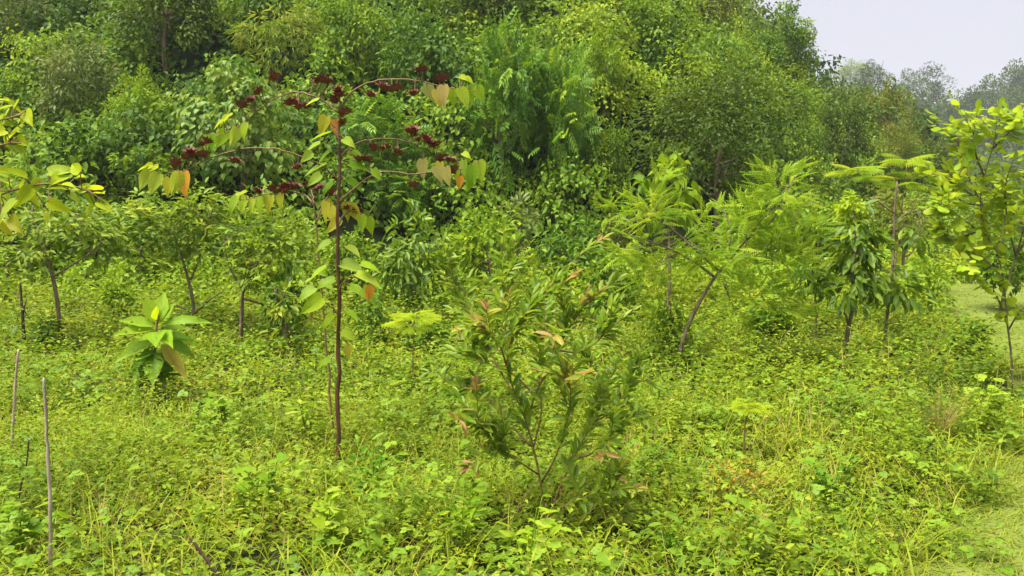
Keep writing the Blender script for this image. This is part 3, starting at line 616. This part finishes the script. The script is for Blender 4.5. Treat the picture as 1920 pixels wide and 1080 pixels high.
leafy_shoots(root, base, 5.45, [
    ([(1027, 1000), (1013, 903), (1000, 839), (986, 790), (965, 737), (951, 688), (954, 656), (965, 613), (997, 576), (1035, 533), (1067, 500), (1099, 468), (1131, 447)], -.3, 0),
    ([(986, 800), (1003, 742), (1024, 699), (1045, 656), (1072, 608), (1099, 570), (1121, 549)], -.35, 0),
    ([(1026, 990), (1045, 925), (1075, 860), (1094, 823), (1115, 790), (1126, 753), (1115, 710), (1105, 672)], .25, .02),
    ([(1115, 790), (1135, 780), (1153, 764), (1175, 730), (1198, 699)], .2, .15), ([(998, 838), (975, 815), (949, 785), (906, 742), (852, 721)], .1, 0),
    ([(951, 690), (940, 655), (927, 635), (895, 603)], -.25, -.1), ([(965, 740), (935, 690), (890, 600), (845, 540), (831, 517)], .35, -.05), ([(953, 660), (945, 600), (935, 522)], .25, -.05),
    ([(1022, 975), (1045, 955), (1067, 946), (1121, 920), (1164, 893)], -.3, 0), ([(1015, 905), (1040, 860), (1060, 800), (1070, 740), (1062, 690)], -.4, 0), ([(1000, 840), (1015, 770), (1010, 700), (1020, 640), (1015, 600)], .3, 0),
    ([(990, 795), (955, 790), (915, 800), (880, 790)], -.3, 0), ([(1010, 890), (980, 870), (945, 850), (915, 835)], -.3, 0), ([(1045, 656), (1085, 660), (1120, 640), (1140, 615)], .2, -.1), ([(1075, 860), (1110, 850), (1140, 820), (1165, 800)], -.2, .1),
    ([(1003, 742), (960, 700), (905, 680), (870, 660)], .1, 0)], .0145, (.075, .115), .31, 'oblong', OBL, ['shrub_leaf'], 300, 'shrub_leaf_t', 'shrub_tip', r=(.007, .002), side_twigs=5, skip=.32, branch_mat='twig', wild=.36, two_rank=.68)

# right sapling with rounded lime leaves
base = P(1897, 760, 9.6); base[2] = float(terr(base[0], base[1]))
root = thing('sapling', 'bright lime sapling with rounded leaves and dark kinked trunk at the right edge', 'sapling', base)
leafy_shoots(root, base, 9.6, [
    ([(1897, 760), (1897, 680), (1888, 600), (1884, 550), (1872, 480), (1850, 440), (1838, 380), (1848, 320), (1870, 250), (1878, 200)], -.3, 0), ([(1884, 550), (1905, 480), (1925, 400), (1930, 300), (1925, 220)], .3, 0),
    ([(1860, 460), (1830, 430), (1790, 400), (1755, 380)], -.3, 0), ([(1850, 400), (1820, 340), (1800, 280), (1795, 240)], .2, -.1), ([(1842, 380), (1800, 350), (1770, 330)], .3, 0), ([(1888, 600), (1860, 540), (1820, 510), (1785, 490)], -.5, 0),
    ([(1890, 620), (1915, 580), (1950, 550)], -.4, 0), ([(1905, 480), (1890, 420), (1885, 350), (1900, 300)], -.4, 0), ([(1925, 400), (1960, 360), (1990, 330)], 0, .1), ([(1872, 480), (1885, 420), (1870, 370)], .4, 0), ([(1838, 385), (1810, 380), (1780, 360), (1765, 350)], .1, -.1), ([(1845, 330), (1830, 290), (1825, 250), (1815, 235)], -.3, -.2), ([(1860, 280), (1885, 255), (1905, 240)], -.3, -.2), ([(1850, 430), (1815, 440), (1790, 450), (1765, 440)], .3, -.1), ([(1880, 520), (1850, 490), (1830, 470)], .3, 0), ([(1905, 480), (1930, 440), (1950, 400)], -.3, .1)],
    .04, (.10, .155), .60, 'round', ROUND, ['right_leaf'], 300, 'right_leaf_t', None, two_rank=.8, r=(.012, .0035), side_twigs=7, skip=.27, droop=.45, branch_mat='bark')

# left edge plant: big lime heart leaves reaching into the frame
base = np.array((-3.75, 5.6, 0.)); base[2] = float(terr(base[0], base[1]))
root = thing('sapling', 'lime heart leafed sapling reaching in from the left edge', 'sapling', base)
d = 5.6; stem = curve([base + np.array((0, 0, -.05)), P(-130, 700, d), P(-110, 400, d), P(-120, 180, d)]); bt = Batch(); bt.tube(stem, ref_grad(.02, .008, len(stem)), 7); link('stem', bt.mesh('stem', M['bark_red'], base, True), root)
brs = [[(-112, 440), (-40, 385), (40, 352), (110, 345), (165, 358), (195, 380)], [(-116, 260), (-60, 235), (0, 225), (40, 215)], [(-110, 330), (-50, 290), (10, 270), (40, 268)]]
paths = []
for b in brs:
    c_ = pxcurve(b, d, -.1); paths.append(c_); bt = Batch(); bt.tube(c_, ref_grad(.009, .004, len(c_)), 6); link('branch', bt.mesh('branch', M['twig'], base, True), root)
for x, y, s, col, h in [(x_ + dx_, y_ + dy_, s_ * sc_, c_ if c_ != 'green' else 'bright', h_) for x_, y_, s_, c_, h_ in [(8, 205, 60, 'bright', .5), (35, 205, 55, 'lime', .4), (48, 225, 60, 'bright', .8), (15, 230, 70, 'lime', .7), (10, 265, 70, 'bright', .6), (40, 262, 75, 'bright', .7), (55, 275, 55, 'lime', .7), (25, 285, 60, 'lime', .8), (-10, 250, 70, 'lime', .6),
                        (15, 350, 75, 'lime', .3), (50, 352, 70, 'green', .4), (90, 345, 75, 'lime', .4), (60, 372, 70, 'green', .6), (120, 348, 70, 'bright', .5), (150, 340, 60, 'bright', .5), (165, 375, 65, 'lime', .7), (190, 378, 75, 'bright', .6), (130, 372, 55, 'lime', .7), (90, 395, 60, 'green', .8), (30, 395, 70, 'lime', .8), (185, 395, 55, 'bright', .9), (18, 430, 75, 'yellow', 1), (-5, 380, 70, 'lime', .7)] for dx_, dy_, sc_ in [(0, 0, 1), (random.uniform(-18, 10), random.uniform(-10, 14), .7)]]:
    s *= .72; p = P(x, y - s * .4, d + random.uniform(-.15, .15)); q = nearest(paths, p); L = s * d / FPX
    leaf_part(root, leaf_mesh('heart', HEART, 'hl_' + col), p, np.array((random.uniform(-.6, .9), random.uniform(-.6, .3), -h * .6 + random.uniform(-.2, .5))), np.array((random.uniform(-1., 1.), -.2 - h * .7, .7)), L * .95, L * .56)
    bt = Batch(); bt.tube(curve([q, (p + q) / 2, p]), .0035, 4); link('stalk', bt.mesh('stalk', M['twig'], base), root)

# big leafed plant
d = 9.4; base = P(288, 745, d); base[2] = float(terr(base[0], base[1]))
root = thing('broadleaf_plant', 'stout plant with large pale green leaves in a whorl, left of the tall sapling', 'plant', base)
stem = curve([base + np.array((0, 0, -.04)), P(290, 680, d), P(293, 620, d), P(296, 590, d)]); bt = Batch(); bt.tube(stem, ref_grad(.02, .01, len(stem)), 7); link('stem', bt.mesh('stem', M['twig'], base, True), root)
for x0, y0, x1, y1, wd, m, dd in [(292, 605, 275, 560, 26, 'big_leaf', 0), (298, 605, 305, 552, 30, 'big_leaf', .1), (300, 605, 322, 570, 24, 'big_leaf', .05), (290, 612, 232, 598, 26, 'big_leaf', -.1), (302, 610, 382, 598, 24, 'big_leaf', -.05), (290, 618, 222, 622, 28, 'big_leaf', -.2),
                                  (305, 618, 352, 612, 24, 'big_leaf', .2), (296, 622, 290, 638, 34, 'big_leaf', -.35), (300, 622, 318, 640, 26, 'big_leaf', -.3), (290, 640, 225, 668, 30, 'big_leaf', -.2), (302, 645, 345, 700, 24, 'hl_yellow', -.2), (288, 632, 250, 645, 26, 'big_leaf', .1),
                                  (286, 650, 262, 700, 30, 'big_dark', -.1), (300, 655, 320, 700, 32, 'big_dark', .1), (292, 660, 285, 710, 34, 'big_dark', -.25), (305, 640, 365, 665, 30, 'big_dark', .15), (285, 640, 240, 650, 30, 'big_dark', .3), (300, 630, 375, 640, 28, 'big_dark', .35), (280, 660, 245, 690, 28, 'big_dark', .2), (305, 665, 350, 690, 28, 'big_dark', .3), (295, 600, 290, 575, 20, 'hl_bright', -.1), (303, 600, 316, 578, 18, 'hl_bright', .1)]:
    p, q = P(x0, y0, d), P(x1, y1, d + dd * 1.2); v = (q - p) * 1.12; L = np.linalg.norm(v)
    leaf_part(root, leaf_mesh('lance', LANCE, m), p, v, np.array((0, -.7, 1.)), L, wd * d / FPX * 1.15)

for k in range(26):
    a = random.uniform(0, 6.28); y = random.uniform(645, 725); p = P(290, y, d); v = np.array((math.cos(a), math.sin(a), random.uniform(-.6, .2))); L = random.uniform(.14, .27)
    leaf_part(root, leaf_mesh('long', OBL, 'big_dark'), p + v * .02, v, np.array((0, -.3, 1.)) + rng.normal(size=3) * .3, L, L * .42)
# small trees at left with traced trunks
def traced_tree(name, label, d, trunk, limbs, blobs, kind, r0, bark='bark', group=None, cat='tree'):
    base = P(*trunk[0], d); base[2] = float(terr(base[0], base[1])); root = thing(name, label, cat, base, group)
    t_ = np.concatenate([[base + np.array((0, 0, -.05))], pxcurve(trunk, d)]); bt = Batch(); bt.tube(t_, ref_grad(r0, r0 * .5, len(t_)), 7); link('trunk', bt.mesh('trunk', M[bark], base, True), root)
    skel = [t_[len(t_) // 2:]]
    for l, dd in limbs:
        c_ = pxcurve(l, d, dd); skel.append(c_[len(c_) // 3:]); bt = Batch(); bt.tube(c_, ref_grad(r0 * .55, r0 * .18, len(c_)), 6); link('limb', bt.mesh('limb', M[bark], base, True), root)
    tm, lf, wr, mat, droop, cov, nc = KIND[kind]; bt = Batch()
    for x0, y0, x1, y1, dd, dens in blobs:
        c_ = P((x0 + x1) / 2, (y0 + y1) / 2, d + dd); rx, rz = (x1 - x0) / 2 * d / FPX, (y1 - y0) / 2 * d / FPX; ry = max(rx * .8, rz)
        area = lf * lf * wr * .55 * (.5 if any(tm is q_ for q_ in (PINN, FERN, BIPIN)) else 1); n = int(min(1.5 * dens * cov * 7 * rx * (rz + ry) / 2 / area, 2600 if len(tm[1]) < 30 else (850 if len(tm[1]) < 200 else 60)))
        k = 20; cd = rng.normal(size=(k, 3)) * .5 * np.array((rx, ry, rz)); ci = rng.integers(0, k, n)
        p = c_ + cd[ci] + sphere_dirs(n) * rng.uniform(.05, .4, (n, 1)) * np.array((rx, ry, rz)); o_ = unit((p - c_) * np.array((1, 1, .5)))
        D = o_ * .9 + np.array((0, 0, -droop)) + jit(n, .4); N = np.array((0, -.15, .9)) + o_ * .4 + jit(n, .35); L = lf * rng.uniform(.7, 1.2, n)
        bt.leaves(tm, p, D, N, L, L * wr, np.clip(rng.normal(.48, .2, k)[ci] + rng.normal(size=n) * .16, 0, 1))
        # twigs carry the clumps
    link('crown', bt.mesh('crown', M[mat], base), root)
    for x0, y0, x1, y1, dd, dens in blobs:
        c_ = P((x0 + x1) / 2, (y0 + y1) / 2, d + dd); q = nearest(skel, c_)
        rx, rz = (x1 - x0) / 2 * d / FPX, (y1 - y0) / 2 * d / FPX
        for i in range(4):
            tw = Batch(); e = c_ + rng.normal(size=3) * np.array((rx, rx, rz)) * .45; tw.tube(curve([q, (q + e) / 2 + rng.normal(size=3) * .06, e]), ref_grad(min(.008, r0 * .2), .003, 9), 5); link('twig', tw.mesh('twig', M[bark], base, True), root)
    return root
traced_tree('sapling', 'leftmost small tree with a flat olive crown and forked trunk', 13, [(116, 660), (108, 570), (98, 515), (88, 480), (72, 430), (55, 395)], [([(98, 520), (130, 500), (165, 478), (195, 450)], -.3), ([(90, 500), (60, 475), (25, 465)], .3), ([(86, 475), (110, 430), (150, 400)], .3)],
    [(0, 430, 110, 500, -.2, .8), (90, 380, 230, 470, 0, .8), (20, 370, 130, 440, .3, .8), (130, 420, 245, 490, .2, .6), (-40, 385, 270, 475, .1, .45)], 'olive', .036)
traced_tree('sapling', 'second small tree from the left with twin upright limbs', 14, [(365, 600), (360, 555), (352, 520), (345, 495)], [([(357, 525), (372, 490), (385, 440), (395, 410)], 0), ([(362, 590), (390, 565), (420, 545)], -.3), ([(358, 585), (335, 575), (315, 572)], .2), ([(346, 500), (335, 460), (320, 430)], 0)],
    [(260, 370, 380, 450, 0, .9), (340, 380, 450, 470, .2, .9), (300, 350, 420, 420, -.3, .8), (300, 430, 400, 500, 0, .5), (260, 420, 340, 480, .3, .6), (225, 355, 475, 485, .2, .45)], 'olive', .034)
traced_tree('sapling', 'third small tree from the left with a dark tangled crown', 13.3, [(450, 660), (453, 600), (455, 545), (460, 500)], [([(455, 550), (480, 500), (510, 450)], .2), ([(455, 540), (430, 500), (420, 450)], -.2), ([(456, 560), (490, 570), (515, 580)], .2)],
    [(410, 390, 520, 470, 0, .9), (440, 450, 560, 550, -.1, .9), (420, 480, 500, 560, .2, .7), (480, 400, 590, 470, .3, .8), (395, 380, 620, 560, .2, .4)], 'olive', .036, 'bark')
traced_tree('sapling', 'leaning thin trunk wrapped in leafy creeper left of the tall sapling', 12.2, [(546, 680), (536, 630), (524, 580), (515, 540)], [([(524, 580), (535, 545), (545, 520)], 0)], [(495, 520, 570, 600, 0, .9), (510, 590, 560, 640, 0, .6)], 'olive', .03)
traced_tree('sapling', 'thin dead stump with dark foliage rag at the left edge', 13, [(46, 650), (43, 600), (40, 560), (38, 530)], [([(42, 590), (50, 560)], 0)], [(28, 590, 52, 625, 0, .5)], 'bigdark', .03, 'bark_dark')
# feathery tree, center right
traced_tree('feathery_tree', 'feathery yellow green tree with slanted trunk right of center', 11.6, [(1268, 690), (1285, 625), (1310, 570), (1340, 520), (1368, 488)], [([(1368, 488), (1400, 450), (1450, 410), (1490, 330)], -.4), ([(1340, 520), (1300, 490), (1240, 460), (1180, 440)], .2), ([(1360, 495), (1370, 430), (1350, 380)], .3), ([(1368, 488), (1430, 470), (1500, 460)], .3), ([(1350, 510), (1260, 430), (1180, 380)], -.5)],
    [(1310, 380, 1480, 500, 0, 1.0), (1380, 420, 1540, 560, .2, 1.0), (1150, 350, 1290, 450, -.2, .9), (1140, 420, 1290, 520, .2, .9), (1260, 420, 1400, 520, -.3, .8), (1390, 330, 1520, 430, -.4, .8), (1330, 500, 1480, 620, .1, .8), (1190, 480, 1290, 560, .1, .6), (1425, 315, 1510, 385, -.4, 1.)], 'feather', .034)
# round topped and flat topped saplings at right
traced_tree('sapling', 'sapling with a round yellow topped leaf ball above dark leaves', 12, [(1584, 670), (1590, 620), (1600, 570), (1603, 500), (1603, 400)], [([(1592, 615), (1585, 590), (1570, 575)], 0), ([(1600, 570), (1615, 540), (1630, 520)], .2)],
    [(1555, 430, 1665, 520, 0, 1.), (1545, 490, 1640, 560, -.1, .9), (1600, 480, 1680, 550, .2, .8), (1568, 385, 1640, 445, 0, .8)], 'bigdark', .035)
KIND['bramble'] = (HEX, .07, .5, 'bramble', .3, .8, 30); M['bramble'] = leaf_mat('rusty bramble leaves', [(.14, .24, .02), (.27, .33, .03), (.40, .34, .05), (.55, .27, .06)]); KIND['ball'] = (OBL, .16, .45, 'fern_bright', .9, 1.0, 20)
tree('vine_ball', 'round ball of yellow green leaves topping the dark leafed sapling', 'vine', (1568, 362, 1640, 428), 'ball', 12, trunk=False)
traced_tree('sapling', 'thin pole stemmed sapling with dark low leaves beside the round topped one', 12.6, [(1657, 660), (1665, 580), (1675, 480), (1677, 400), (1682, 340)], [([(1676, 420), (1700, 400), (1740, 390)], .2), ([(1677, 400), (1650, 380), (1635, 370)], 0)],
    [(1650, 500, 1730, 580, 0, .9), (1690, 410, 1760, 470, .2, .5)], 'bigdark', .025)
# flat feathery seedlings: umbels of bipinnate fronds on a thin stem
def frond_seedling(label, d, stem, tiers, mat='feather', L0=.3, group=None):
    base = P(*stem[0], d); base[2] = float(terr(base[0], base[1])); root = thing('feathery_seedling', label, 'seedling', base, group)
    s_ = np.concatenate([[base + np.array((0, 0, -.03))], pxcurve(stem, d)]); bt = Batch(); bt.tube(s_, ref_grad(.009, .004, len(s_)), 6); link('stem', bt.mesh('stem', M['twig'], base, True), root)
    for px, py, half, n in tiers:
        c_ = P(px, py, d); q = s_[np.argmin(((s_ - c_) ** 2).sum(1))]
        if np.linalg.norm(c_ - q) > .03: bt = Batch(); bt.tube(curve([q, (c_ + q) / 2 + np.array((0, 0, -.02)), c_]), .004, 5); link('branch', bt.mesh('branch', M['twig'], base, True), root)
        for i in range(n):
            a = 6.283 * i / n + random.uniform(-.25, .25); L = half * d / FPX * random.uniform(.85, 1.1); bt = Batch()
            bt.leaves(BIPIN, [c_], np.array((math.cos(a), math.sin(a), random.uniform(.0, .4))), np.array((0, -.15, 1.)) + rng.normal(size=3) * .2, L, L, random.uniform(.3, 1)); link('frond', bt.mesh('frond', M[mat], base), root)
frond_seedling('flat topped lime seedling with layered fronds left of the center shrub', 10, mat='fern_bright', stem=[(773, 745), (774, 680), (776, 605)], tiers=[(777, 598, 62, 7), (770, 612, 48, 6), (782, 590, 40, 5)])
frond_seedling('bright yellow feathery seedling low in the right meadow', 7.2, mat='fern_bright', stem=[(1395, 830), (1398, 790), (1408, 766)], tiers=[(1410, 764, 46, 8), (1402, 758, 36, 6)])
frond_seedling('tall flat tiered feathery sapling behind the thin pole sapling', 14, [(1672, 660), (1680, 500), (1690, 400), (1700, 310)], [(1700, 300, 52, 8), (1712, 325, 46, 7), (1600, 318, 52, 8), (1640, 330, 46, 6), (1690, 345, 50, 7), (1730, 355, 40, 6)])
# long new fronds rising out of the feathery tree are part of its crown; poles and sticks in the meadow
def stick(label, d, pts, r, mat, name='stick'):
    base = P(*pts[0], d); 
    c_ = curve([P(x, y, d + dd) for x, y, dd in [(p + (0,))[:3] if len(p) == 2 else p for p in pts]], None)
    g = float(terr(c_[0][0], c_[0][1])); low = c_[0].copy(); low[2] = min(low[2], g - .05); c_ = np.concatenate([[low], c_]) if low[2] < c_[0][2] - .01 else c_
    c_ = np.concatenate([np.linspace(c_[i], c_[i + 1], 3)[:-1] for i in range(len(c_) - 1)] + [c_[-1:]]); n = len(c_); c_[1:] += rng.normal(size=(n - 1, 3)) * np.array((.0014, .0014, .001)); rr = np.linspace(r, r * .72, n) * (1 + rng.normal(size=n) * .1); rr[n // 2] *= 1.25; rr[-1] *= .6; bt = Batch(); bt.tube(c_, rr, 7)
    o = link(name, bt.mesh(name, M[mat], low, True), None, tuple(low)); tag(o, label, 'stick'); return o
stick('thin pale bare cane standing at the left edge', 7.2, [(22, 840), (26, 780), (30, 710), (35, 655)], .014, 'drystick')
stick('tall weathered grey stick upright near the lower left corner', 4.5, [(94, 1085), (95, 960), (90, 860), (86, 770), (82, 708)], .0105, 'greystick')
stick('short dark stick leaning out of the weeds at bottom left', 4.2, [(440, 1150), (410, 1082), (380, 1040), (354, 1006)], .010, 'bark_dark')
stick('thin crooked dark twig standing in the weeds at lower left', 5.6, [(30, 955), (42, 900), (50, 870), (54, 825)], .007, 'bark_dark')
# dry grass tuft
d = 7.6; base = P(1757, 900, d); base[2] = float(terr(base[0], base[1])); bt = Batch(); n = 80; a = rng.uniform(0, 6.28, n); s = rng.uniform(.02, .38, n)
bt.leaves(GRASS2, base + np.stack([np.cos(a) * .035, np.sin(a) * .035, a * 0], 1), np.stack([np.cos(a) * s, np.sin(a) * s, a * 0 + 1], 1), np.stack([-np.cos(a), -np.sin(a), s], 1), rng.uniform(.28, .66, n), .008, rng.random(n))
tag(link('grass_tuft', bt.mesh('grass_tuft', M['straw'], base), None, tuple(base)), 'dry reddish straw grass tuft standing in the right meadow', 'grass')
# lush weed clumps that stand out of the carpet
def weed_clump(label, px, py, d, h, n, tm_name, tm, mat, L, wr, spread=.5):
    base = P(px, py, d); base[2] = float(terr(base[0], base[1])); root = thing('weed_clump', label, 'weed', base, 'lush weed clumps in the meadow')
    for k in range(n):
        a = random.uniform(0, 6.28); s_ = random.uniform(.1, 1) * spread; e = base + np.array((math.cos(a) * s_ * h, math.sin(a) * s_ * h, h * random.uniform(.55, 1.05)))
        c_ = curve([base, (base + e) / 2 + np.array((0, 0, h * .12)), e]); bt = Batch(); bt.tube(c_, ref_grad(.005, .0022, len(c_)), 5); link('stem', bt.mesh('stem', M['hl_green'], base), root)
        for f in np.linspace(.45, 1, 5):
            p = c_[int(f * (len(c_) - 1))]; b_ = a + random.uniform(-1.6, 1.6)
            leaf_part(root, leaf_mesh(tm_name, tm, mat), p, np.array((math.cos(b_), math.sin(b_), random.uniform(-.2, .6))), np.array((0, -.2, 1.)) + rng.normal(size=3) * .3, L * .8 * random.uniform(.7, 1.2), L * .8 * wr * random.uniform(.8, 1.1))
weed_clump('lush pale green weed clump at the bottom edge below the center shrub', 990, 1060, 4.6, .42, 8, 'long', OBL, 'hl_lime', .13, .36)
weed_clump('bright long leafed weed clump low at bottom center left of the center shrub', 870, 1020, 5., .45, 9, 'long', OBL, 'hl_green', .15, .3)
weed_clump('tall pale weed clump just left of the tall sapling base', 575, 800, 7.6, .62, 9, 'long', OBL, 'hl_lime', .16, .28, .35)
weed_clump('broad lobed weed clump near the bottom left of the tall sapling', 505, 960, 5.5, .42, 9, 'lobed', LOBED, 'hl_green', .11, .95)
weed_clump('pale lobed weed clump at the bottom center left', 610, 1010, 4.9, .38, 9, 'lobed', LOBED, 'hl_lime', .11, .95)
weed_clump('round leafed weed clump at the bottom left corner', 30, 1010, 4.8, .45, 8, 'lobed', LOBED, 'hl_green', .12, .95)
weed_clump('low green weed clump in front of the big leafed plant', 400, 800, 8., .45, 9, 'lobed', LOBED, 'hl_green', .13, .9)
weed_clump('leafy weed clump beside the dry straw tuft', 1840, 830, 8., .55, 8, 'lobed', LOBED, 'hl_lime', .13, .9)
weed_clump('dark leafed weed clump right of the tall sapling base', 700, 930, 6., .42, 10, 'long', OBL, 'big_dark', .13, .34)
weed_clump('dark low weed clump at the bottom right of the center shrub', 1270, 1050, 4.8, .3, 10, 'long', OBL, 'big_dark', .10, .4)
weed_clump('dark leafed weed clump in the right foreground near the track', 1560, 940, 5.9, .4, 10, 'lobed', LOBED, 'big_dark', .09, .9)
# rusty bramble patch low right
tree('bramble', 'low bramble with rusty orange leaves in the right foreground', 'shrub', (1315, 860, 1480, 1000), 'bramble', 5.7, trunk=True)

# ------------------------------------------------------------------ haze
hz = bpy.data.materials.new('haze'); hz.use_nodes = True; t = hz.node_tree; t.nodes.clear(); oo = t.nodes.new('ShaderNodeOutputMaterial'); pv = t.nodes.new('ShaderNodeVolumePrincipled')
pv.inputs['Color'].default_value = (.93, .94, .97, 1); pv.inputs['Density'].default_value = .0004; pv.inputs['Anisotropy'].default_value = .2
t.links.new(pv.outputs[0], oo.inputs['Volume'])
x0, x1, y0, y1, z0, z1 = -116, 336, -18, 440, -2.5, 78
bt = Batch(); bt.raw(np.array([(x, y, z) for x in (x0, x1) for y in (y0, y1) for z in (z0, z1)], float), np.array([(0, 1, 3), (0, 3, 2), (4, 6, 7), (4, 7, 5), (0, 4, 5), (0, 5, 1), (2, 3, 7), (2, 7, 6), (0, 2, 6), (0, 6, 4), (1, 5, 7), (1, 7, 3)]), .5)
o = link('haze', bt.mesh('haze', hz)); o['kind'] = 'stuff'; tag(o, 'thin pale humid haze hanging over the whole valley', 'haze')
print('TRIS', sum(len(m.polygons) for m in bpy.data.meshes), 'OBJ', len(sc.objects))
